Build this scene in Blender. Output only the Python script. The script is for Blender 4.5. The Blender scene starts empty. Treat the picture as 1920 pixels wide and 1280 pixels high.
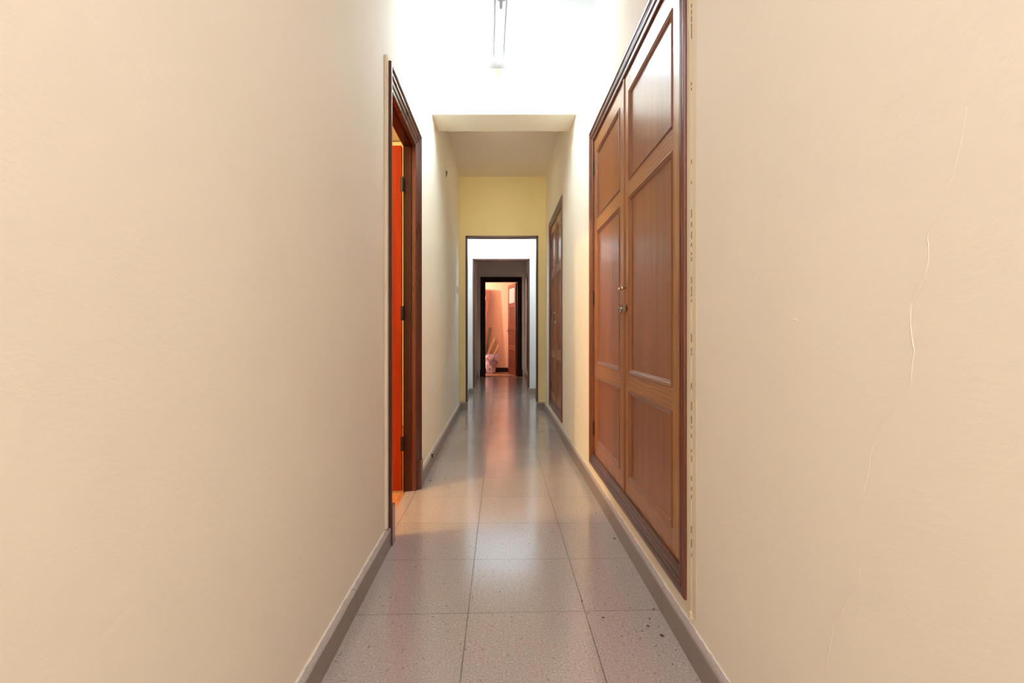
import bpy, math, random
from mathutils import Vector
random.seed(7)
C = bpy.context.scene.collection
scn = bpy.context.scene
S = 0.96                      # one layout unit (camera height) in metres
PI = math.pi

# ------------------------------------------------------------------ camera
cam_d = bpy.data.cameras.new('camera')
cam = bpy.data.objects.new('camera', cam_d); C.objects.link(cam)
cam.location = (0, 0, 1.0*S)
cam.rotation_euler = (math.radians(90), 0, 0)
cam_d.sensor_width = 36.0
cam_d.lens = 36.0*930/1920
cam_d.shift_x = 22/1920
cam_d.shift_y = -15/1920
cam_d.clip_start = 0.02
scn.camera = cam
# ------------------------------------------------------------------ view
scn.view_settings.view_transform = 'Standard'
scn.view_settings.look = 'None'
scn.view_settings.gamma = 1
scn.view_settings.exposure = 1.15
scn.cycles.max_bounces = 16
scn.cycles.diffuse_bounces = 12
scn.cycles.sample_clamp_indirect = 8.0
scn.view_settings.use_curve_mapping = False
# ------------------------------------------------------------------ world + lights
w = bpy.data.worlds.new('world'); scn.world = w; w.use_nodes = True
w.node_tree.nodes['Background'].inputs[0].default_value = (0.8, 0.85, 1.0, 1)
w.node_tree.nodes['Background'].inputs[1].default_value = 0.05

def light(name, kind, loc, color, power, size=0.05, size_y=None, rot=(0, 0, 0)):
    d = bpy.data.lights.new(name, kind)
    d.color = color; d.energy = power
    if kind == 'AREA':
        d.shape = 'RECTANGLE'; d.size = size; d.size_y = size_y or size
    else:
        d.shadow_soft_size = size
    o = bpy.data.objects.new(name, d); C.objects.link(o)
    o.location = tuple(v*S for v in loc); o.rotation_euler = rot
    return o
TUBE_STRENGTH = 150
# unseen cool fill added behind the camera to brighten the near walls
light('rear_cool_fill', 'AREA', (0.03, -0.7, 2.9), (0.74, 0.78, 1.0), 17.5, 0.25, 1.2)
# unseen warm fill added low at the rear end, warms the lower walls
light('rear_warm_fill', 'AREA', (0.03, -2.1, 0.85), (1.0, 0.74, 0.50), 4.5, 1.0, 1.3, (math.radians(90), 0, 0))
# bulb of the cross passage behind the first opening
light('passage_bulb', 'POINT', (0.02, 7.29, 3.0), (0.64, 0.79, 1.0), 24, 0.04)
# added fill hidden behind the ceiling beam, brightens the yellow cross wall
light('beam_fill', 'AREA', (0.03, 4.26, 2.86), (1.0, 0.90, 0.68), 1.0, 0.35, 0.12, (math.radians(76), 0, 0)).data.spread = 1.15
# warm bulb in the room on the left
light('side_room_bulb', 'POINT', (-2.05, 2.05, 2.75), (1.0, 0.62, 0.25), 80, 0.06)
# warm bulb in the last room
light('far_room_bulb', 'POINT', (-1.25, 11.95, 2.0), (1.0, 0.76, 0.62), 50, 0.04)

# ------------------------------------------------------------------ material helpers
def new_mat(name):
    m = bpy.data.materials.new(name); m.use_nodes = True
    nt = m.node_tree
    return m, nt, nt.nodes['Principled BSDF']
def N(nt, t, **kw):
    n = nt.nodes.new(t)
    for k, v in kw.items():
        if k.startswith('i_'):
            n.inputs[k[2:].replace('_', ' ')].default_value = v
        else:
            setattr(n, k, v)
    return n
def L(nt, a, b): nt.links.new(a, b)
def mapping(nt, scale=(1, 1, 1), loc=(0, 0, 0), rot=(0, 0, 0)):
    tc = N(nt, 'ShaderNodeTexCoord'); mp = N(nt, 'ShaderNodeMapping')
    mp.inputs['Scale'].default_value = scale; mp.inputs['Location'].default_value = loc
    mp.inputs['Rotation'].default_value = rot
    L(nt, tc.outputs['Object'], mp.inputs['Vector'])
    return mp.outputs[0]
def noise(nt, vec, scale, detail=4, rough=0.55, dist=0.0):
    n = N(nt, 'ShaderNodeTexNoise'); n.inputs['Scale'].default_value = scale
    n.inputs['Detail'].default_value = detail; n.inputs['Roughness'].default_value = rough
    n.inputs['Distortion'].default_value = dist
    L(nt, vec, n.inputs['Vector']); return n.outputs['Fac']
def ramp(nt, fac, stops, interp='LINEAR'):
    r = N(nt, 'ShaderNodeValToRGB'); r.color_ramp.interpolation = interp
    els = r.color_ramp.elements
    while len(els) < len(stops): els.new(0.5)
    for e, (p, c) in zip(els, stops):
        e.position = p; e.color = (*c, 1) if len(c) == 3 else c
    L(nt, fac, r.inputs[0]); return r.outputs[0]
def mix(nt, fac, a, b, mode='MIX'):
    n = N(nt, 'ShaderNodeMix', data_type='RGBA', blend_type=mode)
    if isinstance(fac, (int, float)): n.inputs[0].default_value = fac
    else: L(nt, fac, n.inputs[0])
    for i, v in ((6, a), (7, b)):
        if isinstance(v, tuple): n.inputs[i].default_value = (*v, 1)
        else: L(nt, v, n.inputs[i])
    return n.outputs[2]
def mth(nt, op, a, b=None, clamp=False):
    n = N(nt, 'ShaderNodeMath', operation=op); n.use_clamp = clamp
    for i, v in enumerate((a, b)):
        if v is None: continue
        if isinstance(v, (int, float)): n.inputs[i].default_value = v
        else: L(nt, v, n.inputs[i])
    return n.outputs[0]
def bump(nt, bsdf, h, strength=0.2, dist=0.01):
    b = N(nt, 'ShaderNodeBump'); b.inputs['Strength'].default_value = strength
    b.inputs['Distance'].default_value = dist
    L(nt, h, b.inputs['Height']); L(nt, b.outputs[0], bsdf.inputs['Normal'])

def mat_paint(name, col, var=0.04, rough=0.75, bmp=0.12, stain=None):
    m, nt, b = new_mat(name)
    v = mapping(nt)
    n1 = noise(nt, v, 1.6, 5, 0.6, 0.4)
    dark = tuple(c*(1-var*2.2) for c in col)
    c = mix(nt, ramp(nt, n1, [(0.35, (0, 0, 0)), (0.65, (1, 1, 1))]), dark, col)
    if stain:
        n2 = noise(nt, v, 3.1, 3, 0.7, 1.2)
        c = mix(nt, ramp(nt, n2, [(0.66, (0, 0, 0)), (0.80, (0.35, 0.35, 0.35))]), c, stain)
    L(nt, c, b.inputs['Base Color'])
    b.inputs['Roughness'].default_value = rough
    b.inputs['Specular IOR Level'].default_value = 0.3
    f = mth(nt, 'ADD', noise(nt, mapping(nt, (1, 1, 2.2), rot=(0.5, 0, 0)), 26, 5, 0.6), mth(nt, 'MULTIPLY', noise(nt, v, 4, 2), 1.6))
    bump(nt, b, f, bmp, 0.006)
    return m

def mat_wood(name, dark, light_, rough=0.32, axis='z', coarse=1.0, ring=False, coat=0.0, scuff=False, spec=0.5, bmp=True):
    m, nt, b = new_mat(name)
    sc = {'z': (34, 34, 1.6), 'x': (1.6, 34, 34), 'y': (34, 1.6, 34)}[axis]
    sc = tuple(s*coarse if s > 5 else s for s in sc)
    v = mapping(nt, sc)
    n1 = noise(nt, v, 1.0, 6, 0.62, 0.5)
    sc2 = tuple(s*0.16 if s > 5 else s*0.55 for s in sc)
    v2 = mapping(nt, sc2, (3.1, 1.7, 0.4))
    n2 = noise(nt, v2, 1.0, 3, 0.5, 0.8)
    f = mth(nt, 'ADD', mth(nt, 'MULTIPLY', n1, 0.6), mth(nt, 'MULTIPLY', n2, 0.4))
    if ring:
        wv = N(nt, 'ShaderNodeTexWave', wave_type='RINGS', rings_direction={'z': 'Y', 'x': 'Y', 'y': 'X'}[axis])
        s3 = {'z': (9, 9, 1.1), 'x': (1.1, 9, 9), 'y': (9, 1.1, 9)}[axis]
        L(nt, mapping(nt, s3, (0.35, 0, 0.3)), wv.inputs['Vector'])
        wv.inputs['Scale'].default_value = 2.2; wv.inputs['Distortion'].default_value = 6.5
        wv.inputs['Detail'].default_value = 2.5; wv.inputs['Detail Scale'].default_value = 1.3
        f = mth(nt, 'ADD', mth(nt, 'MULTIPLY', f, 0.74), mth(nt, 'MULTIPLY', wv.outputs['Fac'], 0.26))
    c = ramp(nt, f, [(0.25, dark), (0.52, tuple((a+b_)/2 for a, b_ in zip(dark, light_))), (0.76, light_)])
    if scuff:
        ns = noise(nt, mapping(nt, (1, 1, 1)), 90, 3, 0.7)
        c = mix(nt, ramp(nt, ns, [(0.70, (0, 0, 0)), (0.74, (0.5, 0.5, 0.5))]), c, (0.5, 0.36, 0.25))
    L(nt, c, b.inputs['Base Color'])
    r = mth(nt, 'ADD', mth(nt, 'MULTIPLY', n2, 0.05), rough-0.025)
    L(nt, r, b.inputs['Roughness'])
    b.inputs['Specular IOR Level'].default_value = spec
    b.inputs['Coat Weight'].default_value = coat
    b.inputs['Coat Roughness'].default_value = 0.22
    if bmp: bump(nt, b, n1, 0.06, 0.0006)
    return m

def mat_plain(name, col, rough=0.5, metal=0.0, var=0.1, nscale=30):
    m, nt, b = new_mat(name)
    n1 = noise(nt, mapping(nt), nscale, 3)
    c = mix(nt, n1, tuple(x*(1-var) for x in col), tuple(min(1, x*(1+var)) for x in col))
    L(nt, c, b.inputs['Base Color'])
    b.inputs['Roughness'].default_value = rough; b.inputs['Metallic'].default_value = metal
    return m

def mat_floor():
    m, nt, b = new_mat('terrazzo_tiles')
    tc = N(nt, 'ShaderNodeTexCoord'); sp = N(nt, 'ShaderNodeSeparateXYZ'); L(nt, tc.outputs['Object'], sp.inputs[0])
    x, y = sp.outputs[0], sp.outputs[1]
    # laid slightly out of square near the camera
    k = mth(nt, 'MULTIPLY', mth(nt, 'MULTIPLY', mth(nt, 'SUBTRACT', 2.6*S, y), 1/(0.8*S), True), 0.030)
    y2 = mth(nt, 'SUBTRACT', y, mth(nt, 'MULTIPLY', x, k))
    T = 0.42*S
    u = mth(nt, 'DIVIDE', mth(nt, 'SUBTRACT', x, -0.535*S-10*T), T)
    v = mth(nt, 'DIVIDE', mth(nt, 'SUBTRACT', y2, 0.098*S-20*T), T)
    fu = mth(nt, 'FRACT', u); fv = mth(nt, 'FRACT', v)
    du = mth(nt, 'MINIMUM', fu, mth(nt, 'SUBTRACT', 1, fu)); dv = mth(nt, 'MINIMUM', fv, mth(nt, 'SUBTRACT', 1, fv))
    wob = mth(nt, 'MULTIPLY', noise(nt, tc.outputs['Object'], 30, 3, 0.7), 0.006)
    ju = mth(nt, 'LESS_THAN', du, mth(nt, 'ADD', wob, 0.0018)); jv = mth(nt, 'LESS_THAN', dv, mth(nt, 'ADD', wob, 0.0008))
    joint = mth(nt, 'MAXIMUM', ju, jv)
    idx = N(nt, 'ShaderNodeCombineXYZ'); L(nt, mth(nt, 'FLOOR', u), idx.inputs[0]); L(nt, mth(nt, 'FLOOR', v), idx.inputs[1])
    wn = N(nt, 'ShaderNodeTexWhiteNoise', noise_dimensions='3D'); L(nt, idx.outputs[0], wn.inputs['Vector'])
    base = mix(nt, wn.outputs['Value'], (0.41, 0.355, 0.325), (0.455, 0.39, 0.36))
    fine = noise(nt, tc.outputs['Object'], 150, 3, 0.7)
    base = mix(nt, ramp(nt, fine, [(0.38, (0, 0, 0)), (0.62, (1, 1, 1))]), mix(nt, 0.42, base, (0.21, 0.155, 0.12)), mix(nt, 0.30, base, (0.62, 0.52, 0.43)))
    vo = N(nt, 'ShaderNodeTexVoronoi'); vo.inputs['Scale'].default_value = 75; L(nt, tc.outputs['Object'], vo.inputs['Vector'])
    sc_ = N(nt, 'ShaderNodeSeparateColor'); L(nt, vo.outputs['Color'], sc_.inputs[0])
    near = mth(nt, 'LESS_THAN', vo.outputs['Distance'], mth(nt, 'MULTIPLY', sc_.outputs[0], 0.36))
    chip = mth(nt, 'MULTIPLY', near, mth(nt, 'GREATER_THAN', sc_.outputs[1], 0.52))
    base = mix(nt, mth(nt, 'MULTIPLY', chip, 0.28), base, (0.66, 0.56, 0.45))
    chipd = mth(nt, 'MULTIPLY', near, mth(nt, 'LESS_THAN', sc_.outputs[1], 0.14))
    base = mix(nt, mth(nt, 'MULTIPLY', chipd, 0.5), base, (0.16, 0.11, 0.09))
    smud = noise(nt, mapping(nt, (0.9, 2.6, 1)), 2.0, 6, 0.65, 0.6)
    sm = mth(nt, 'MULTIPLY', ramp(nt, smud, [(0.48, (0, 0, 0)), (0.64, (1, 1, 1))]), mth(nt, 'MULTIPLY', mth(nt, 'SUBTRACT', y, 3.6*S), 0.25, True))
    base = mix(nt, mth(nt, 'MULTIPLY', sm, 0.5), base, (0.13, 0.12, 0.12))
    base = mix(nt, mth(nt, 'MULTIPLY', joint, 0.82), base, (0.06, 0.04, 0.03))
    L(nt, base, b.inputs['Base Color'])
    rr = mth(nt, 'ADD', mth(nt, 'MULTIPLY', fine, 0.10), mth(nt, 'ADD', mth(nt, 'MULTIPLY', sm, 0.10), 0.13))
    rr = mth(nt, 'ADD', rr, mth(nt, 'MULTIPLY', joint, 0.5))
    L(nt, rr, b.inputs['Roughness'])
    b.inputs['Specular IOR Level'].default_value = 1.0
    b.inputs['Coat Weight'].default_value = 0.6; b.inputs['Coat Roughness'].default_value = 0.16
    h = mth(nt, 'SUBTRACT', mth(nt, 'MULTIPLY', noise(nt, tc.outputs['Object'], 9, 2), 0.35), joint)
    bump(nt, b, h, 0.10, 0.0015)
    return m

def mat_stone_skirt(name, xw, side):
    """grey-brown terrazzo skirting with a smear of wall paint on its top back edge"""
    m, nt, b = new_mat(name)
    tc = N(nt, 'ShaderNodeTexCoord'); o = tc.outputs['Object']
    sp = N(nt, 'ShaderNodeSeparateXYZ'); L(nt, o, sp.inputs[0])
    n1 = noise(nt, o, 110, 3, 0.7)
    c = mix(nt, n1, (0.30, 0.25, 0.21), (0.58, 0.50, 0.45))
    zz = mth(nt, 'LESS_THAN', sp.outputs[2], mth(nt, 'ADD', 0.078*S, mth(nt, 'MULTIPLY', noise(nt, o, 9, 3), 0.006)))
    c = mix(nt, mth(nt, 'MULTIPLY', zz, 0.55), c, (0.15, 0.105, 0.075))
    n2 = noise(nt, o, 7, 4, 0.6)
    c = mix(nt, mth(nt, 'MULTIPLY', n2, 0.35), c, (0.18, 0.15, 0.13))
    fv = mth(nt, 'FRACT', mth(nt, 'DIVIDE', mth(nt, 'ADD', sp.outputs[1], (-0.098+8.4)*S+0.01), 0.84*S))
    j = mth(nt, 'LESS_THAN', fv, 0.004)
    c = mix(nt, mth(nt, 'MULTIPLY', j, 0.75), c, (0.05, 0.035, 0.03))
    if side:
        dist = mth(nt, 'ABSOLUTE', mth(nt, 'SUBTRACT', sp.outputs[0], xw*S))
        lim = mth(nt, 'ADD', mth(nt, 'MULTIPLY', noise(nt, o, 12, 4, 0.7), 0.016), -0.0015 if side > 0 else -0.004)
        pt = mth(nt, 'MULTIPLY', mth(nt, 'LESS_THAN', dist, lim), mth(nt, 'GREATER_THAN', sp.outputs[2], 0.075*S))
        c = mix(nt, mth(nt, 'MULTIPLY', pt, 0.8), c, (0.80, 0.74, 0.62))
    L(nt, c, b.inputs['Base Color']); b.inputs['Roughness'].default_value = 0.38
    bump(nt, b, n1, 0.1, 0.001)
    return m

def mat_parquet(name, dark, light_):
    m, nt, b = new_mat(name)
    br = N(nt, 'ShaderNodeTexBrick'); br.inputs['Scale'].default_value = 1.0
    br.inputs['Brick Width'].default_value = 0.30; br.inputs['Row Height'].default_value = 0.06
    br.inputs['Mortar Size'].default_value = 0.0015
    br.inputs['Color1'].default_value = (*dark, 1); br.inputs['Color2'].default_value = (*light_, 1)
    br.inputs['Mortar'].default_value = (0.03, 0.015, 0.01, 1)
    L(nt, mapping(nt, rot=(0, 0, PI/2)), br.inputs['Vector'])
    g = noise(nt, mapping(nt, (60, 4, 4)), 1.0, 5, 0.6, 0.5)
    c = mix(nt, 0.55, br.outputs['Color'], ramp(nt, g, [(0.35, dark), (0.65, light_)]))
    L(nt, c, b.inputs['Base Color']); b.inputs['Roughness'].default_value = 0.3
    return m

M = {}
M['paint'] = mat_paint('cream_wall_paint', (0.87, 0.81, 0.67), 0.015, stain=(0.81, 0.73, 0.56))
M['paint_yellow'] = mat_paint('yellow_wall_paint', (0.80, 0.68, 0.37), 0.03)
M['paint_lip'] = mat_paint('yellowed_paint', (0.80, 0.71, 0.50), 0.06)
M['paint_white'] = mat_paint('white_wall_paint', (0.74, 0.75, 0.74), 0.02)
M['paint_peach'] = mat_paint('peach_wall_paint', (0.80, 0.56, 0.42), 0.03)
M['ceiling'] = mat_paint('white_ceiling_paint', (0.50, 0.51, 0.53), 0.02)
M['ceiling_tan'] = mat_paint('off_white_ceiling_paint', (0.86, 0.79, 0.69), 0.02)
M['lip_pale'] = mat_paint('pale_paint_ridge', (0.82, 0.76, 0.60), 0.05)
M['floor'] = mat_floor()
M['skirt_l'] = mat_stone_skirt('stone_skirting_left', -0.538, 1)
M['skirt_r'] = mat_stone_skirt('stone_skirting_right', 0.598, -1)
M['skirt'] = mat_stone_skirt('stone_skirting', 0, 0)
M['frame_wood'] = mat_wood('closet_frame_wood', (0.065, 0.016, 0.008), (0.24, 0.068, 0.026), 0.30, 'z', coat=0.3)
M['frame_wood_y'] = mat_wood('closet_frame_wood_level', (0.05, 0.014, 0.008), (0.17, 0.050, 0.026), 0.30, 'x', coat=0.3, bmp=False)
M['stile'] = mat_wood('closet_stile_wood', (0.20, 0.070, 0.022), (0.42, 0.17, 0.045), 0.30, 'z', coat=0.1)
M['stile_oak'] = mat_wood('figured_oak_stile', (0.17, 0.070, 0.018), (0.58, 0.27, 0.065), 0.30, 'z', ring=True, coat=0.1)
M['rail'] = mat_wood('closet_rail_wood', (0.21, 0.075, 0.022), (0.44, 0.185, 0.056), 0.30, 'x', ring=True, coat=0.1)
M['panel'] = mat_wood('closet_panel_wood', (0.15, 0.042, 0.011), (0.40, 0.130, 0.034), 0.30, 'z', coarse=1.6, coat=0.12, scuff=True)
M['mould'] = mat_wood('closet_moulding_wood', (0.16, 0.055, 0.022), (0.34, 0.13, 0.045), 0.28, 'z', coat=0.3, bmp=False)
M['mould_x'] = mat_wood('closet_level_moulding_wood', (0.16, 0.055, 0.022), (0.34, 0.13, 0.045), 0.28, 'x', coat=0.3, bmp=False)
M['gap'] = mat_plain('hairline_gap_brown', (0.20, 0.14, 0.08), 0.9)
M['casing'] = mat_wood('door_casing_wood', (0.042, 0.012, 0.008), (0.15, 0.036, 0.018), 0.28, 'z', coat=0.3, scuff=True)
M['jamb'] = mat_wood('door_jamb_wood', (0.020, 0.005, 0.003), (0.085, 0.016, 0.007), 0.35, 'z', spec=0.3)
M['jamb_lit'] = mat_wood('lit_red_jamb_wood', (0.10, 0.012, 0.004), (0.26, 0.045, 0.012), 0.35, 'z', spec=0.3)  # redder than the jamb stop: warm light on the jamb put into its colour
M['red_leaf'] = mat_wood('red_stained_door_wood', (0.17, 0.014, 0.002), (0.36, 0.036, 0.003), 0.42, 'z', spec=0.15)
M['red_leaf_x'] = mat_wood('red_stained_door_rail_wood', (0.17, 0.014, 0.002), (0.36, 0.036, 0.003), 0.38, 'x')
M['dark_frame'] = mat_wood('dark_frame_wood', (0.055, 0.020, 0.014), (0.12, 0.045, 0.030), 0.4, 'z')
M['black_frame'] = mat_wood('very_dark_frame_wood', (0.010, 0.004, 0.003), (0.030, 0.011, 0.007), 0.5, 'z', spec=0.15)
M['far_leaf'] = mat_wood('far_door_wood', (0.11, 0.030, 0.018), (0.21, 0.062, 0.036), 0.38, 'z')
M['far_leaf_x'] = mat_wood('far_door_rail_wood', (0.11, 0.030, 0.018), (0.21, 0.062, 0.036), 0.38, 'x')
M['far_panel'] = mat_wood('far_door_panel_wood', (0.08, 0.022, 0.014), (0.15, 0.044, 0.028), 0.38, 'z')
M['pale_wood'] = mat_wood('pale_slat_wood', (0.70, 0.50, 0.26), (0.92, 0.74, 0.46), 0.5, 'z')
M['grey_wood'] = mat_wood('weathered_grey_wood', (0.22, 0.17, 0.12), (0.40, 0.33, 0.24), 0.6, 'z')
M['parquet'] = mat_parquet('orange_parquet', (0.30, 0.10, 0.03), (0.58, 0.25, 0.08))
M['parquet_far'] = mat_parquet('brown_parquet', (0.26, 0.13, 0.07), (0.42, 0.22, 0.12))
M['dark_metal'] = mat_plain('dark_hinge_metal', (0.016, 0.010, 0.008), 0.5, 0.3)
M['metal'] = mat_plain('worn_brass', (0.36, 0.29, 0.20), 0.38, 1.0, 0.5, 120)
M['nickel'] = mat_plain('worn_nickel', (0.62, 0.55, 0.50), 0.25, 1.0, 0.15)
M['white_metal'] = mat_plain('white_enamel', (0.55, 0.57, 0.60), 0.35)
M['grey_plastic'] = mat_plain('grey_lamp_holder', (0.42, 0.47, 0.54), 0.5)
M['switch'] = mat_plain('ivory_plastic', (0.60, 0.55, 0.45), 0.4)
M['dirt'] = mat_plain('dark_grit', (0.07, 0.045, 0.03), 0.9)
M['dark'] = mat_plain('closet_interior', (0.03, 0.02, 0.015), 0.9)
M['orange_fill'] = mat_plain('orange_contents', (0.75, 0.25, 0.07), 0.6, 0, 0.5, 22)

mt, nt, b = new_mat('fluorescent_tube_glow')
b.inputs['Emission Color'].default_value = (0.68, 0.84, 1.0, 1)
b.inputs['Emission Strength'].default_value = TUBE_STRENGTH
b.inputs['Base Color'].default_value = (0.9, 0.9, 0.9, 1)
M['tube'] = mt
mt, nt, b = new_mat('frosted_glass')
b.inputs['Base Color'].default_value = (0.78, 0.74, 0.74, 1)
b.inputs['Roughness'].default_value = 0.25; b.inputs['Transmission Weight'].default_value = 0.35
L(nt, mix(nt, noise(nt, mapping(nt), 60), (0.70, 0.66, 0.66), (0.84, 0.80, 0.79)), b.inputs['Base Color'])
M['glass'] = mt
mt, nt, b = new_mat('crumpled_plastic_film')
nn = noise(nt, mapping(nt, (1, 1, 0.6)), 16, 4, 0.7, 1.0)
L(nt, ramp(nt, nn, [(0.40, (0.26, 0.25, 0.50)), (0.52, (0.66, 0.62, 0.80)), (0.62, (0.92, 0.90, 0.92))]), b.inputs['Base Color'])
L(nt, ramp(nt, nn, [(0.40, (0.55, 0.55, 0.55)), (0.58, (0.97, 0.97, 0.97))]), b.inputs['Alpha'])
b.inputs['Roughness'].default_value = 0.2
bump(nt, b, nn, 0.6, 0.01)
M['plastic'] = mt

# ------------------------------------------------------------------ geometry helpers
class MB:
    def __init__(self): self.v = []; self.f = []; self.m = []
    def face(self, pts, mi=0):
        i = len(self.v); self.v += [tuple(p) for p in pts]; self.f.append(tuple(range(i, i+len(pts)))); self.m.append(mi)
    def box(self, x0, x1, y0, y1, z0, z1, mi=0):
        i = len(self.v)
        self.v += [(x0, y0, z0), (x1, y0, z0), (x1, y1, z0), (x0, y1, z0), (x0, y0, z1), (x1, y0, z1), (x1, y1, z1), (x0, y1, z1)]
        for q in ((0, 3, 2, 1), (4, 5, 6, 7), (0, 1, 5, 4), (1, 2, 6, 5), (2, 3, 7, 6), (3, 0, 4, 7)):
            self.f.append(tuple(i+k for k in q)); self.m.append(mi)
    def bar(self, a, b, w, t, mi=0, up=(0, 1, 0)):
        """box beam from a to b with cross-section w x t"""
        a = Vector(a); b = Vector(b); d = (b-a).normalized(); s = d.cross(Vector(up)).normalized(); n = s.cross(d)
        i = len(self.v)
        for p in (a, b):
            for (su, sn) in ((-1, -1), (1, -1), (1, 1), (-1, 1)):
                self.v.append(tuple(p + s*su*w/2 + n*sn*t/2))
        for q in ((0, 3, 2, 1), (4, 5, 6, 7), (0, 1, 5, 4), (1, 2, 6, 5), (2, 3, 7, 6), (3, 0, 4, 7)):
            self.f.append(tuple(i+k for k in q)); self.m.append(mi)
    def tube(self, pts, rad, seg=12, mi=0, cap=True, taper=None):
        rings = []
        for k, p in enumerate(pts):
            p = Vector(p)
            a = Vector(pts[max(0, k-1)]); c = Vector(pts[min(len(pts)-1, k+1)])
            d = (c-a).normalized()
            up = Vector((0, 0, 1)) if abs(d.z) < 0.9 else Vector((1, 0, 0))
            s = d.cross(up).normalized(); n = s.cross(d)
            r = rad if taper is None else taper[k]
            i = len(self.v); rings.append(i)
            for j in range(seg):
                t = 2*PI*j/seg
                self.v.append(tuple(p + s*math.cos(t)*r + n*math.sin(t)*r))
        for k in range(len(rings)-1):
            for j in range(seg):
                a, b_ = rings[k], rings[k+1]; j2 = (j+1) % seg
                self.f.append((a+j, a+j2, b_+j2, b_+j)); self.m.append(mi)
        if cap:
            self.f.append(tuple(rings[0]+j for j in range(seg))[::-1]); self.m.append(mi)
            self.f.append(tuple(rings[-1]+j for j in range(seg))); self.m.append(mi)
    def loops(self, x0, x1, z0, z1, prof, mi_v=0, mi_h=0, open_bottom=False, fill=False):
        """mitred moulding round a rectangle in the local x/z plane; prof = [(inset, proud)], proud is towards -y"""
        L_ = []
        for u, p in prof:
            zb = z0 if open_bottom else z0+u
            L_.append([(x0+u, -p, zb), (x0+u, -p, z1-u), (x1-u, -p, z1-u), (x1-u, -p, zb)])
        for a, b_ in zip(L_[:-1], L_[1:]):
            for k in range(3 if open_bottom else 4):
                k2 = (k+1) % 4
                self.face([a[k], a[k2], b_[k2], b_[k]], mi_h if k in (1, 3) else mi_v)
        if open_bottom:
            pass
    def build(self, name, mats, parent=None, loc=(0, 0, 0), rot=0.0, smooth=False, bevel=0, kind=None):
        me = bpy.data.meshes.new(name)
        me.from_pydata([(x*S, y*S, z*S) for x, y, z in self.v], [], self.f)
        if not isinstance(mats, (list, tuple)): mats = [mats]
        for mm in mats: me.materials.append(M[mm])
        for p, mi in zip(me.polygons, self.m): p.material_index = mi; p.use_smooth = smooth
        import bmesh
        bm = bmesh.new(); bm.from_mesh(me)
        bmesh.ops.remove_doubles(bm, verts=bm.verts, dist=1e-6)
        bmesh.ops.recalc_face_normals(bm, faces=bm.faces)
        bm.to_mesh(me); bm.free()
        o = bpy.data.objects.new(name, me); C.objects.link(o)
        o.location = tuple(c*S for c in loc); o.rotation_euler = (0, 0, rot)
        if parent: o.parent = parent
        if kind: o['kind'] = kind
        if bevel:
            md = o.modifiers.new('bevel', 'BEVEL'); md.width = bevel*S; md.segments = 2; md.limit_method = 'ANGLE'
        return o
def empty(name, loc, rot=0.0, label=None, cat=None, group=None, kind=None):
    o = bpy.data.objects.new(name, None); C.objects.link(o)
    o.location = tuple(c*S for c in loc); o.rotation_euler = (0, 0, rot); o.empty_display_size = 0.1
    return tag(o, label, cat, group, kind)
def tag(o, label=None, cat=None, group=None, kind=None):
    if label: o['label'] = label
    if cat: o['category'] = cat
    if group: o['group'] = group
    if kind: o['kind'] = kind
    return o
def struct(name, mb, mat, label, **kw):
    o = mb.build(name, mat, **kw); o['kind'] = 'structure'; o['label'] = label
    o['category'] = name.split('_')[0]
    return o

# ------------------------------------------------------------------ dimensions (in camera heights)
XL, XR = -0.538, 0.598
WT = 0.072                       # left partition thickness
CE1, CE2 = 3.085, 3.065
Y0 = -2.2                        # corridor end behind the camera
YP1, YP2, YP3 = 6.53, 8.23, 11.55
YB = 12.85
CL1 = dict(y0=1.584, y1=3.285, z0=0.148, z1=2.322)
CL2 = dict(y0=4.765, y1=5.985, z0=0.140, z1=2.330)
CL3 = dict(y0=9.60, y1=11.15, z0=0.145, z1=2.330)
D1 = dict(y0=2.335, y1=3.245, zt=2.285, cw=0.092)

# floor
f = MB(); f.box(XL-0.06, XR+0.05, Y0, YP3, -0.05, 0)
struct('floor', f, 'floor', 'speckled grey-brown terrazzo tile floor of the corridor')
f = MB(); f.box(-3.4, XL-0.06, 0.9, 5.4, -0.05, -0.002)
struct('floor', f, 'parquet', 'orange wood parquet just inside the open door on the left')
f = MB(); f.box(-2.2, 1.5, YP3, YB+0.1, -0.05, 0.003)
struct('floor', f, 'parquet_far', 'brown wooden floor of the last room')
# ceilings
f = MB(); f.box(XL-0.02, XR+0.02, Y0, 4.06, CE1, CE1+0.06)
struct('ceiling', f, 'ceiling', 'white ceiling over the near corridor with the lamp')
f = MB(); f.box(XL-0.02, XR+0.02, 4.06, YP3+0.05, CE2, CE2+0.06)
struct('ceiling', f, 'ceiling_tan', 'shaded ceiling beyond the beam')
f = MB(); f.box(-2.3, 1.6, YP3+0.05, YB+0.1, CE2, CE2+0.06)
struct('ceiling', f, 'ceiling', 'ceiling of the last room')
f = MB(); f.box(-3.5, XL-0.02, 0.8, 5.5, CE2+0.03, CE2+0.09)
struct('ceiling', f, 'ceiling', 'ceiling of the room on the left')
# left wall, pierced by the open door
f = MB()
oy0, oy1, oz = D1['y0']+0.06, D1['y1']-0.06, D1['zt']-0.06
f.box(XL-WT, XL, Y0, oy0, 0, CE1); f.box(XL-WT, XL, oy1, YP3, 0, CE1); f.box(XL-WT, XL, oy0, oy1, oz, CE1)
wl = struct('wall_left', f, 'paint', 'cream painted wall running along the left side')
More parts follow.
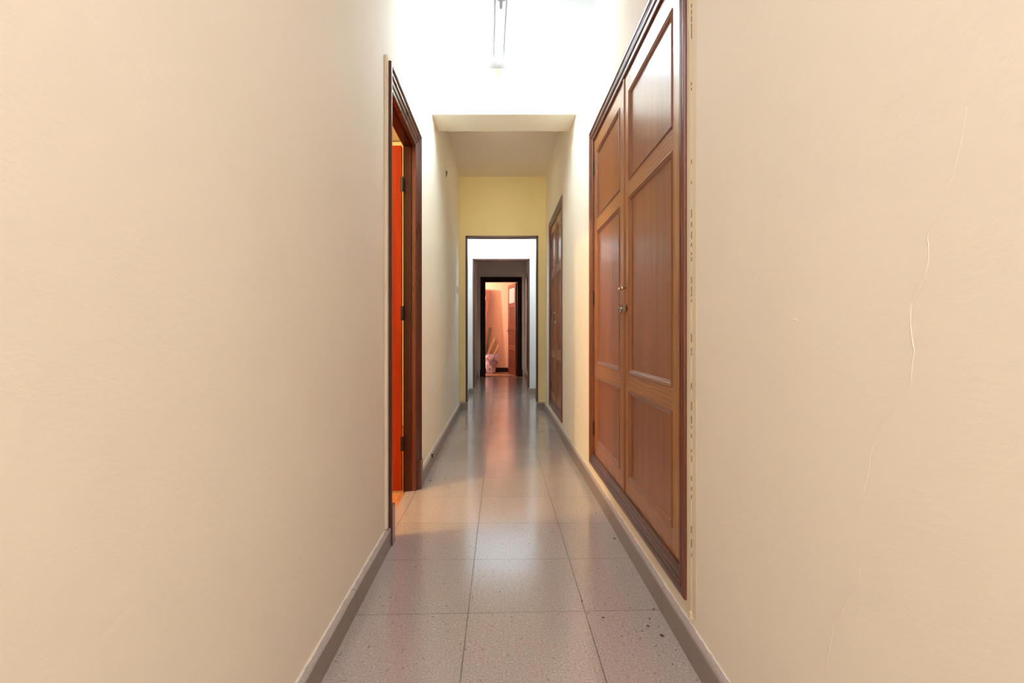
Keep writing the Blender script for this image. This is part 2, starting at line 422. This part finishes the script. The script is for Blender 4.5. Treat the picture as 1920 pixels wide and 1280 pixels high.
# right wall, pierced by the closets
f = MB(); XO = XR+0.07
ys = [Y0]
for c in (CL1, CL2, CL3):
    a, b_ = c['y0']+0.03, c['y1']-0.03
    f.box(XR, XO, ys[-1], a, 0, CE1)
    f.box(XR, XO, a, b_, 0, c['z0']+0.03); f.box(XR, XO, a, b_, c['z1']-0.03, CE1)
    ys.append(b_)
f.box(XR, XO, ys[-1], YP3, 0, CE1)
wr = struct('wall_right', f, 'paint', 'cream painted wall running along the right side with closets set in')
# rear end of the corridor
f = MB(); f.box(XL-WT, XO, Y0-0.08, Y0, 0, CE1); struct('wall_rear', f, 'paint', 'cream wall closing the corridor behind the camera')
# ceiling beam
f = MB(); f.box(XL, XR, 3.90, 4.23, 2.722, CE1)
struct('ceiling_beam', f, 'paint', 'cream painted beam crossing under the ceiling', bevel=0.004)

def partition(name, y, t, x0, x1, zt, mat, label):
    f = MB(); f.box(XL, x0, y, y+t, 0, CE2); f.box(x1, XR, y, y+t, 0, CE2); f.box(x0, x1, y, y+t, zt, CE2)
    return struct(name, f, mat, label)
partition('wall_front', YP1, 0.10, -0.456, 0.498, 2.284, ['paint_yellow'], 'yellow cross wall with the first framed opening')
partition('wall_middle', YP2, 0.10, -0.454, 0.485, 2.236, ['paint_white'], 'white cross wall with the second narrower opening')
partition('wall_far', YP3, 0.08, -0.42, 0.462, 2.27, ['paint_white'], 'grey-shaded white cross wall around the last dark door frame')
# white-painted lining of the passages beyond the first opening (their own paint)
f = MB(); f.box(XL, XL+0.003, YP1+0.10, YP2, 0, CE2); f.box(XL, XL+0.003, YP2+0.10, YP3, 0, CE2)
struct('wall_left', f, 'paint_white', 'white painted left wall of the passages beyond the first opening')
f = MB(); f.box(XR-0.003, XR, YP1+0.10, YP2, 0, CE2); f.box(XR-0.003, XR, YP2+0.10, CL3['y0'], 0, CE2); f.box(XR-0.003, XR, CL3['y1'], YP3, 0, CE2)
f.box(XR-0.003, XR, CL3['y0'], CL3['y1'], 0, CL3['z0']); f.box(XR-0.003, XR, CL3['y0'], CL3['y1'], CL3['z1'], CE2)
struct('wall_right', f, 'paint_white', 'white painted right wall of the passages beyond the first opening')
# room on the left
f = MB(); f.box(-3.5, -3.4, 0.8, 5.5, 0, CE1); f.box(-3.4, XL-WT, 5.4, 5.5, 0, CE1); f.box(-3.4, XL-WT, 0.8, 0.9, 0, CE1)
struct('wall_side_room', f, 'paint', 'cream walls of the warmly lit room on the left')
# last room
f = MB(); f.box(-2.3, 1.6, YB, YB+0.1, 0, CE2); f.box(-2.3, -2.2, YP3+0.08, YB, 0, CE2); f.box(1.5, 1.6, YP3+0.08, YB, 0, CE2)
f.box(-2.3, XL-WT, YP3, YP3+0.08, 0, CE2); f.box(XO, 1.6, YP3, YP3+0.08, 0, CE2)
struct('wall_back', f, 'paint_peach', 'peach orange wall of the last room')
f = MB(); f.box(-2.2, 1.5, YB-0.02, YB, 0.003, 0.115)
struct('baseboard_back', f, 'black_frame', 'dark baseboard along the peach wall of the last room')

# openings' thin wooden trims
def liner(name, y, t, x0, x1, zt, th, mat, label, zb):
    f = MB()
    f.box(x0, x0+th, y-0.008, y+t+0.008, zb, zt); f.box(x1-th, x1, y-0.008, y+t+0.008, zb, zt)
    f.box(x0, x1, y-0.008, y+t+0.008, zt-th, zt)
    return struct(name, f, mat, label, bevel=0.002)
liner('trim_1', YP1, 0.10, -0.456, 0.498, 2.284, 0.022, 'dark_frame', 'thin dark wooden frame lining the first opening', 0.10)
liner('trim_2', YP2, 0.10, -0.454, 0.485, 2.236, 0.024, 'dark_frame', 'thin dark wooden frame lining the second opening', 0.095)

# baseboards
def skirt(mb, xw, sgn, ya, yb, t, h):
    xf = xw + sgn*t; xt = xw + sgn*(t-0.004)
    x0 = xw
    prof = [(x0, 0), (xf, 0), (xf, h-0.005), (xt, h), (x0, h)]
    n = len(prof)
    A = [(p[0], ya, p[1]) for p in prof]; B = [(p[0], yb, p[1]) for p in prof]
    for k in range(n):
        k2 = (k+1) % n; mb.face([A[k], A[k2], B[k2], B[k]])
    mb.face(A); mb.face(B[::-1])
f = MB(); skirt(f, XL, 1, Y0, D1['y0']-0.001, 0.025, 0.086); skirt(f, XL, 1, D1['y1']+0.002, YP1, 0.025, 0.092)
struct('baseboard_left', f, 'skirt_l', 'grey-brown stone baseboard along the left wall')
f = MB(); skirt(f, XR, -1, Y0, YP1, 0.021, 0.095)
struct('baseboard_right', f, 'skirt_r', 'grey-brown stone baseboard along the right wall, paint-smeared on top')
f = MB(); f.box(XL+0.0, -0.434, YP1-0.022, YP1, 0, 0.098); f.box(0.476, XR, YP1-0.022, YP1, 0, 0.098)
f.box(-0.456, -0.434, YP1, YP1+0.11, 0, 0.098); f.box(0.476, 0.498, YP1, YP1+0.11, 0, 0.098)
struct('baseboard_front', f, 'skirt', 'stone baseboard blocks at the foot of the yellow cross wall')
f = MB(); f.box(XL, -0.43, YP2-0.022, YP2, 0, 0.093); f.box(0.461, XR, YP2-0.022, YP2, 0, 0.093)
f.box(-0.454, -0.43, YP2, YP2+0.11, 0, 0.093); f.box(0.461, 0.485, YP2, YP2+0.11, 0, 0.093)
skirt(f, XL+0.003, 1, YP1+0.11, YP2-0.022, 0.022, 0.093); skirt(f, XR-0.003, -1, YP1+0.11, YP2-0.022, 0.022, 0.093)
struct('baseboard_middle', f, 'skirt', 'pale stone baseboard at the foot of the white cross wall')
f = MB(); skirt(f, XL+0.003, 1, YP2+0.11, YP3, 0.022, 0.10); skirt(f, XR-0.003, -1, YP2+0.11, YP3, 0.022, 0.10)
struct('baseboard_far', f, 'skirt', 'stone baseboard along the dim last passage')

# plaster crack ridge on the right wall
def on_right(px, py):
    sc = (px-938)/XR
    return (XR, 930/sc, 1-(py-625)/sc)
crack = [[(1813, 200), (1806, 245), (1792, 310), (1777, 362), (1758, 407), (1744, 428), (1739, 442), (1741, 470), (1741, 495), (1733, 522), (1720, 546), (1711, 566), (1707, 590), (1709, 628), (1714, 656), (1710, 690), (1707, 719), (1696, 742), (1682, 761), (1668, 778), (1652, 795), (1641, 826), (1631, 858), (1628, 890), (1619, 926), (1611, 950), (1604, 964)],
         [(1614, 1066), (1607, 1095), (1589, 1128), (1577, 1150), (1564, 1166), (1559, 1195), (1553, 1230), (1549, 1285)]]
f = MB()
for line in crack:
    pts = []
    for (ax, ay), (bx, by) in zip(line[:-1], line[1:]):
        for k in range(3):
            t = k/3; pts.append((ax+(bx-ax)*t+random.uniform(-1, 1), ay+(by-ay)*t))
    pts.append(line[-1])
    P3 = [on_right(*p) for p in pts]
    n = len(P3)
    f.tube(P3, 0.0016, 6, taper=[0.0003+0.0006*math.sin(PI*min(1, (k+1)/n*1.0))*random.uniform(0.6, 1.2) for k in range(n)])
px = on_right(1491, 600); f.tube([(px[0], px[1]-0.004, px[2]), (px[0], px[1]+0.004, px[2]+0.001)], 0.002, 6)
f.build('plaster_crack', 'paint', wr, smooth=True)

# yellowed paint lip beside the near closet and its thin crack
f = MB()
f.box(XR-0.003, XR, 1.546, 1.583, 0.118, CL1['z1']+0.035)
f.box(XR-0.0013, XR, 1.510, 1.545, 0.125, CL1['z1']+0.035)
f.box(XR-0.009, XR, 1.540, 1.552, 0.112, 0.132)
o = f.build('paint_lip', 'paint_lip', wr, bevel=0.0015); o['label'] = 'yellowed paint ridge beside the near closet'
f = MB()
z = 0.16
while z < 2.33:
    h = random.uniform(0.006, 0.03)
    if random.random() < (0.6 if (z < 1.3 or z > 1.9) else 0.25):
        f.box(XR-0.0032, XR-0.001, 1.5450, 1.5450+random.uniform(0.0004, 0.0016), z, z+h)
    z += h + random.uniform(0.002, 0.02)
f.build('hairline_gap', 'gap', wr)
f = MB(); f.box(XL, XL+0.013, D1['y0']-0.030, D1['y0']-0.002, 0.09, D1['zt']+0.012)
f.build('paint_lip', 'lip_pale', wl, bevel=0.002)

# ------------------------------------------------------------------ panelled leaves
PM = [(0, 0), (0.0, 0.003), (0.004, 0.0045), (0.007, 0.001), (0.009, 0.003), (0.013, 0.0005), (0.015, -0.001), (0.017, -0.006), (0.021, -0.0085)]
def leaf(name, parent, loc, rot, W, H, st, rows, mats, thick=0.032, glass_row=None, hinges=(), hinge_side='l', oak=None):
    """local frame: x across 0..W, z up 0..H, front face y=0 looking to -y. rows: list of (z0,z1) panel openings"""
    stile, rail, panel, mould = mats
    ml = [stile, rail, mould, oak or stile, mould+'_x' if mould == 'mould' else rail]
    f = MB()
    lm = 3 if hinge_side == 'l' else 0; rm = 3 if hinge_side == 'r' else 0
    f.box(0, st, 0, thick, 0, H, lm); f.box(W-st, W, 0, thick, 0, H, rm)
    zs = [0] + [v for r in rows for v in r] + [H]
    for k in range(0, len(zs), 2):
        f.box(st, W-st, 0.0004, thick-0.0004, zs[k], zs[k+1], 1)
    for (a, b_) in rows:
        f.loops(st, W-st, a, b_, PM, 2, 4)
    o = f.build(name, ml, parent, loc, rot)
    for k, (a, b_) in enumerate(rows):
        g = MB(); g.box(st+0.004, W-st-0.004, 0.0084, 0.020, a+0.004, b_-0.004)
        if glass_row == k: g.build('glass_pane', 'glass', o)
        else: g.build('panel', panel, o)
    for z in hinges:
        g = MB(); x = 0.0 if hinge_side == 'l' else W
        s = 1 if hinge_side == 'l' else -1
        g.tube([(x, -0.004, z), (x, -0.004, z+0.085)], 0.005, 10)
        g.tube([(x, -0.004, z-0.006), (x, -0.004, z)], 0.003, 8)
        g.tube([(x, -0.004, z+0.085), (x, -0.004, z+0.091)], 0.003, 8)
        g.box(min(x, x+s*0.006), max(x, x+s*0.006), -0.0015, 0.0, z, z+0.085)
        g.build('hinge', 'dark_metal', o)
    return o

CP = [(0.0, -0.01), (0.0, 0.006), (0.002, 0.011), (0.010, 0.013), (0.016, 0.012), (0.020, 0.007), (0.024, 0.007), (0.027, 0.003), (0.032, 0.009), (0.042, 0.011), (0.052, 0.008), (0.056, 0.002), (0.072, 0.001), (0.076, -0.002), (0.076, -0.04)]
def closet(c, label, knobs=True, scale_rows=1.0):
    W = c['y1']-c['y0']; Ht = c['z1']-c['z0']
    e = empty('closet', (XR, c['y1'], c['z0']), -PI/2, label, 'closet')
    f = MB(); f.loops(0, W, 0, Ht, CP, 0, 1)
    f.build('frame', ['frame_wood', 'frame_wood_y'], e)
    f = MB(); f.box(0.035, W-0.035, 0.045, 0.062, 0.035, Ht-0.035)
    f.build('back_panel', 'dark', e)
    iw = (W-2*0.078)/2; ih = Ht-2*0.078
    k = ih/1.969
    rows = [(0.085*k, 0.490*k), (0.570*k, 1.385*k), (1.465*k, 1.875*k)]
    st = 0.088 if iw > 0.7 else 0.075
    hz = (0.12, 0.96, 1.80)
    mats = ('stile', 'rail', 'panel', 'mould')
    a = leaf('door', e, (0.078, 0.010, 0.078), 0, iw-0.0015, ih, st, rows, mats, hinges=hz, hinge_side='l')
    b_ = leaf('door', e, (0.078+iw+0.0015, 0.010, 0.078), 0, iw-0.0015, ih, st, rows, mats, hinges=hz, hinge_side='r', oak='stile_oak')
    # cover strip on the meeting edge
    f = MB(); pr = [(-0.006, 0), (-0.006, 0.004), (0.0, 0.006), (0.010, 0.006), (0.016, 0.003), (0.016, 0.0)]
    for p, q in zip(pr[:-1], pr[1:]):
        f.face([(p[0], -p[1], 0.002), (q[0], -q[1], 0.002), (q[0], -q[1], ih-0.002), (p[0], -p[1], ih-0.002)])
    f.build('cover_strip', 'stile', b_)
    zk = 1.22-c['z0']-0.078
    for dr, x in ((a, iw-0.028), (b_, 0.034)):
        f = MB()
        f.tube([(x, 0, zk), (x, -0.007, zk), (x, -0.010, zk), (x, -0.016, zk), (x, -0.021, zk), (x, -0.024, zk)], 0.01, 14,
               taper=[0.005, 0.004, 0.006, 0.010, 0.008, 0.003])
        f.build('knob', 'nickel', dr, smooth=True)
    zb = 1.125-c['z0']-0.078
    f = MB()                                          # slide bolt on the right leaf, its bar shot over the left one
    f.box(0.002, 0.050, -0.009, -0.005, zb-0.018, zb+0.018)
    f.box(0.005, 0.011, -0.018, -0.008, zb-0.014, zb+0.014); f.box(0.041, 0.047, -0.018, -0.008, zb-0.014, zb+0.014)
    f.tube([(-0.065, -0.013, zb), (0.048, -0.013, zb)], 0.0055, 10)
    f.tube([(0.026, -0.013, zb), (0.026, -0.022, zb-0.007), (0.026, -0.025, zb-0.016)], 0.004, 8)
    f.tube([(0.026, -0.024, zb-0.014), (0.026, -0.026, zb-0.024)], 0.0065, 8)
    f.build('bolt', 'metal', b_)
    f = MB(); f.box(iw-0.062, iw-0.046, -0.017, 0.0, zb-0.011, zb+0.011)
    f.build('bolt_keeper', 'metal', a)
    return e
closet(CL1, 'tall brown panelled two-door closet nearest on the right wall, with worn metal bolt')
closet(CL2, 'narrower brown panelled closet on the right wall just before the yellow cross wall')
closet(CL3, 'shadowed brown closet on the right wall of the dim last passage')

# ------------------------------------------------------------------ open door on the left
W1 = D1['y1']-D1['y0']; cw = D1['cw']
d1 = empty('door_1', (XL, D1['y0'], 0), PI/2, 'open doorway in the left wall with dark red moulded casing', 'door', kind='structure')
CPD = [(0.0, 0.0), (0.0, 0.022), (0.004, 0.026), (0.014, 0.027), (0.020, 0.022), (0.024, 0.016), (0.030, 0.020), (0.040, 0.019), (0.046, 0.011), (0.052, 0.010),
       (0.058, 0.014), (0.068, 0.012), (0.074, 0.006), (0.088, 0.004), (cw, 0.0), (cw, -0.02)]
f = MB(); f.loops(0, W1, 0.0, D1['zt'], CPD, 0, 0, open_bottom=True); f.build('casing', 'casing', d1)
for x in (0.0, W1):
    f = MB(); s = 1 if x == 0 else -1
    xa, xb = sorted((x-s*0.003, x+s*0.060))
    f.box(xa, xb, -0.031, -0.0, 0.0, 0.185)
    f.build('plinth_block', 'casing', d1, bevel=0.003)
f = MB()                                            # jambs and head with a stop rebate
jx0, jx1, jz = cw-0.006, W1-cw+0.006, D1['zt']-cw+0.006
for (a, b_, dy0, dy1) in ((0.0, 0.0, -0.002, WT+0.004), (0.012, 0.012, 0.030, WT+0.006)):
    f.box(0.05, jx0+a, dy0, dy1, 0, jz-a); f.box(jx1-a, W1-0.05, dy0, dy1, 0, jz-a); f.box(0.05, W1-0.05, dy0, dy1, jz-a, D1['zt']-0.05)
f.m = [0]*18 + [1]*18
f.build('jamb', ['jamb_lit', 'jamb'], d1)
# leaf, swung into the side room: its face looks back along the corridor
lw, lh = 0.735, 2.168
lx = -0.6205-lw
o = leaf('door_leaf', d1, (0, 0, 0), 0, lw, lh, 0.088, [(0.14, 0.62), (0.76, 1.28), (1.42, 2.06)], ('red_leaf', 'red_leaf_x', 'red_leaf', 'red_leaf'))
# place in the parent's local frame: world (lx, 3.115, .012), facing -Y
o.rotation_euler = (0, 0, -PI/2)
o.location = ((3.115-D1['y0'])*S, (XL-lx)*S, 0.012*S)
for z in (0.25, 1.07, 1.88):
    g = MB(); g.tube([(lw+0.006, -0.002, z), (lw+0.006, -0.002, z+0.09)], 0.007, 10)
    g.box(lw-0.006, lw+0.006, -0.003, 0.0, z, z+0.09)
    g.build('hinge', 'dark_metal', o)

# ------------------------------------------------------------------ last door
d2 = empty('door_2', (-0.462, YP3, 0), 0, 'almost black wide door frame at the corridor end, leaf open inward', 'door', kind='structure')
f = MB(); WD = 0.968
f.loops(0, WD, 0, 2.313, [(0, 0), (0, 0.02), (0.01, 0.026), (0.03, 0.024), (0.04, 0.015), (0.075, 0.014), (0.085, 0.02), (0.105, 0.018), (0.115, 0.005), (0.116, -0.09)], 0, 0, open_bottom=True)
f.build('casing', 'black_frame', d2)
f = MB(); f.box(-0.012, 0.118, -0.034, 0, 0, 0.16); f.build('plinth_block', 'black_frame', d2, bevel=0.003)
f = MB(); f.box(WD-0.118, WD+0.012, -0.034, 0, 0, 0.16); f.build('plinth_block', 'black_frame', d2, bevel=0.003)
f = MB(); f.box(0.10, WD-0.10, 0.0, 0.09, -0.004, 0.012); f.build('threshold', 'parquet_far', d2)
th = math.atan2(-0.73, 0.165)
lf = leaf('door_leaf', d2, (0.195+0.462, 12.35-YP3, 0.015), th, 0.745, 2.17, 0.085,
          [(0.13, 0.60), (0.68, 1.10), (1.18, 1.62), (1.70, 2.10)], ('far_leaf', 'far_leaf_x', 'far_panel', 'far_leaf'), glass_row=3)
f = MB(); f.box(0.02, 0.05, -0.004, 0, 0.96, 1.12)
f.tube([(0.035, 0, 1.05), (0.035, -0.045, 1.05)], 0.006, 8); f.tube([(0.035, -0.045, 1.05), (0.12, -0.045, 1.045)], 0.007, 8)
f.build('handle', 'dark_metal', lf)

# ------------------------------------------------------------------ things in the last room
def room_pt(px, py, Y):                      # helper for laying the stored things against the far wall
    return ((px-938)/930*Y, Y, 1-(py-625)/930*Y)
# old door leaning on the wall
e = empty('leaning_door', (-0.60, 12.35, 0.003), 0, 'reddish glazed door leaf leaning on the peach wall, partly hidden by the frame', 'door leaf')
lean = leaf('frame', e, (0, 0, 0), 0, 0.62, 2.12, 0.075, [(0.12, 0.80), (0.90, 1.98)], ('far_leaf', 'far_leaf_x', 'far_panel', 'far_leaf'), glass_row=1)
e.rotation_euler = (math.radians(-8.5), math.radians(6.8), math.radians(-6))
e.location = (-1.14*S, 12.44*S, 0.08*S)
# grey boards
def stick(name, a, b_, w_, t_, mat, label, cat, group=None, tw=(0, 1, 0)):
    base = Vector(a)
    f = MB(); f.bar((0, 0, 0), Vector(b_)-base, w_, t_, 0, tw)
    o = f.build(name, mat, None, a, bevel=0.002)
    return tag(o, label, cat, group)
stick('wooden_board', (-0.42, 12.79, 0.02), room_pt(919, 614, 12.815), 0.060, 0.022, 'grey_wood', 'grey weathered board leaning behind the plastic bag', 'board')
stick('wooden_offcut', (-0.50, 12.58, 0.03), room_pt(927, 634.5, 12.75), 0.050, 0.018, 'pale_wood', 'taller and wider of the two pale wooden slats leaning behind the bag', 'slat')
stick('wooden_offcut', (-0.36, 12.58, 0.03), room_pt(934, 646.5, 12.75), 0.030, 0.018, 'pale_wood', 'shorter thin pale wooden slat leaning right of the wider one', 'slat')
# plastic bag
be = empty('plastic_bag', (-0.235, 12.38, 0.003), 0, 'crumpled clear plastic bag with orange contents on the far room floor', 'bag')
def blob(rx, ry, h, seg=28, rings=14, top=0.8, seed=1, amp=0.14, lean_=0.0, fold=9):
    rnd = random.Random(seed); f = MB(); ph = [rnd.uniform(0, 6) for _ in range(6)]
    V = []
    for i in range(rings+1):
        t = i/rings
        r = (0.58+0.42*min(1, t*1.15))*(1-(1-top)*max(0, (t-0.6)/0.4)) if t > 0 else 0.45
        for j in range(seg):
            a = 2*PI*j/seg
            q = 1+amp*(0.5*math.sin(fold*a+ph[0]+5*t)+0.35*math.sin(5*a+ph[1]-7*t)+0.25*math.sin(15*a+ph[2]+11*t))
            V.append((rx*r*q*math.cos(a)+lean_*t, ry*r*q*math.sin(a), h*t+0.02*math.sin(3*a+ph[3])*t))
    n0 = len(f.v); f.v += V
    for i in range(rings):
        for j in range(seg):
            j2 = (j+1) % seg
            f.f.append((n0+i*seg+j, n0+i*seg+j2, n0+(i+1)*seg+j2, n0+(i+1)*seg+j)); f.m.append(0)
    f.f.append(tuple(n0+j for j in range(seg))[::-1]); f.m.append(0)
    return f
blob(0.175, 0.12, 0.47, top=0.98, seed=4, lean_=0.02).build('film', 'plastic', be, smooth=True)
f = blob(0.150, 0.095, 0.34, top=0.7, seed=9, amp=0.2)
f.f.append(tuple(len(f.v)-28+j for j in range(28))); f.m.append(0)
f.build('contents', 'orange_fill', be, (0.015, 0, 0.06), smooth=True)

# ------------------------------------------------------------------ fluorescent lamp
fl = empty('fluorescent_lamp', (-0.004, 3.395, CE1), math.radians(1.5), 'short white fluorescent batten lamp lit on the corridor ceiling', 'lamp')
hl = 0.325
f = MB(); f.box(-0.030, 0.030, -hl, hl, -0.030, -0.0005); f.build('housing', 'white_metal', fl, bevel=0.006)
f = MB(); f.tube([(0, -hl+0.018, -0.054), (0, hl-0.018, -0.054)], 0.014, 20); f.build('tube', 'tube', fl, smooth=True)
for s in (-1, 1):
    f = MB()
    pts = [(-0.012, -0.028), (-0.0125, -0.055)] + [(0.0125*math.cos(t), -0.060+0.0125*math.sin(t)) for t in [PI+PI*k/10 for k in range(11)]] + [(0.0125, -0.055), (0.012, -0.028)]
    ya, yb = s*(hl-0.016), s*(hl+0.002)
    A = [(x, ya, z) for x, z in pts]; B = [(x, yb, z) for x, z in pts]
    for k in range(len(pts)-1): f.face([A[k], A[k+1], B[k+1], B[k]])
    f.face(A); f.face(B)
    f.build('lamp_holder', 'grey_plastic', fl)

# ------------------------------------------------------------------ small things on the walls
sw = empty('light_switch', (XL, 6.17, 1.49), PI/2, 'small ivory light switch on the left wall before the yellow cross wall', 'switch')
f = MB(); f.box(-0.045, 0.045, -0.008, 0, 0, 0.095); f.build('plate', 'switch', sw, bevel=0.003)
f = MB(); f.box(-0.018, 0.018, -0.016, -0.007, 0.03, 0.065); f.build('rocker', 'switch', sw, bevel=0.003)
f = MB(); f.tube([(0.0, 0, 0.03), (0.009, 0, 0.022), (0.010, 0, 0.0), (0.004, 0, -0.028)], 0.004, 8, taper=[0.003, 0.006, 0.004, 0.002])
tag(f.build('nail', 'dark_metal', None, (XL, 4.90, 2.575)), 'small bent dark nail high on the left wall past the beam', 'nail')
f = MB(); f.box(0, 0.012, -0.010, 0.010, 0, 0.030)
tag(f.build('clip', 'dark_metal', None, (XL+0.020, 3.72, 0.068), bevel=0.002), 'small dark metal clip on the left baseboard', 'clip')

# grit and crumbs lying on the tiles
f = MB()
def crumb(px, py, r, l=1.0):
    r = r*0.5 if r > 0.0027 else r*0.7
    sc = py-625; X = (px-938)/sc; Y = 930/sc
    n = 5; a0 = random.uniform(0, PI)
    pts = [(X+math.cos(a0)*r*l*(k-1), Y+math.sin(a0)*r*l*(k-1), r*0.55) for k in range(3)]
    f.tube(pts, r, 6, taper=[r*0.3, r, r*0.35])
for px, py, r, l in ((1091, 1127, .006, 2.2), (1131, 1158, .005, 1.6), (1215, 1174, .006, 1.6), (1241, 1192, .008, 1.8), (1218, 1160, .006, 1.2), (1235, 1175, .004, 1.5),
                     (1204, 1183, .004, 1.5), (1152, 1010, .008, 1.4), (1162, 1024, .004, 1), (1187, 1077, .003, 1), (1186, 1083, .003, 1), (1226, 1142, .005, 1.6),
                     (1261, 1245, .004, 1), (1267, 1219, .004, 1), (1282, 1243, .003, 1), (1112, 989, .004, 1), (807, 901, .010, 1.1), (835, 897, .006, 1.4), (820, 861, .007, 2),
                     (826, 856, .005, 1), (1016, 809, .010, 1.1), (871, 805, .008, 2.4), (690, 1203, .003, 1), (692, 1214, .003, 1), (701, 1188, .003, 1), (1174, 1016, .003, 1),
                     (743, 1122, .003, 1), (886, 1120, .004, 1.3), (1096, 947, .005, 1.6), (1091, 930, .004, 1), (1080, 885, .005, 1), (1028, 801, .006, 1), (1022, 780, .005, 1),
                     (1103, 1150, .004, 1.4), (1060, 866, .005, 1), (640, 1225, .003, 1), (712, 1150, .003, 1), (1230, 1210, .003, 1)):
    crumb(px, py, r, l)
for k in range(150):
    py = random.choice((random.uniform(770, 900), random.uniform(860, 1270))); sc = py-625
    X = random.choice((random.uniform(-0.48, 0.55), 0.57-random.random()**2*0.4, -0.5+random.random()**2*0.3))
    crumb(938+X*sc, py, random.uniform(0.0012, 0.0026), random.uniform(0.8, 2))
tag(f.build('floor_grit', 'dirt', smooth=True), 'dark crumbs and grit scattered over the tile floor', 'debris', kind='stuff')
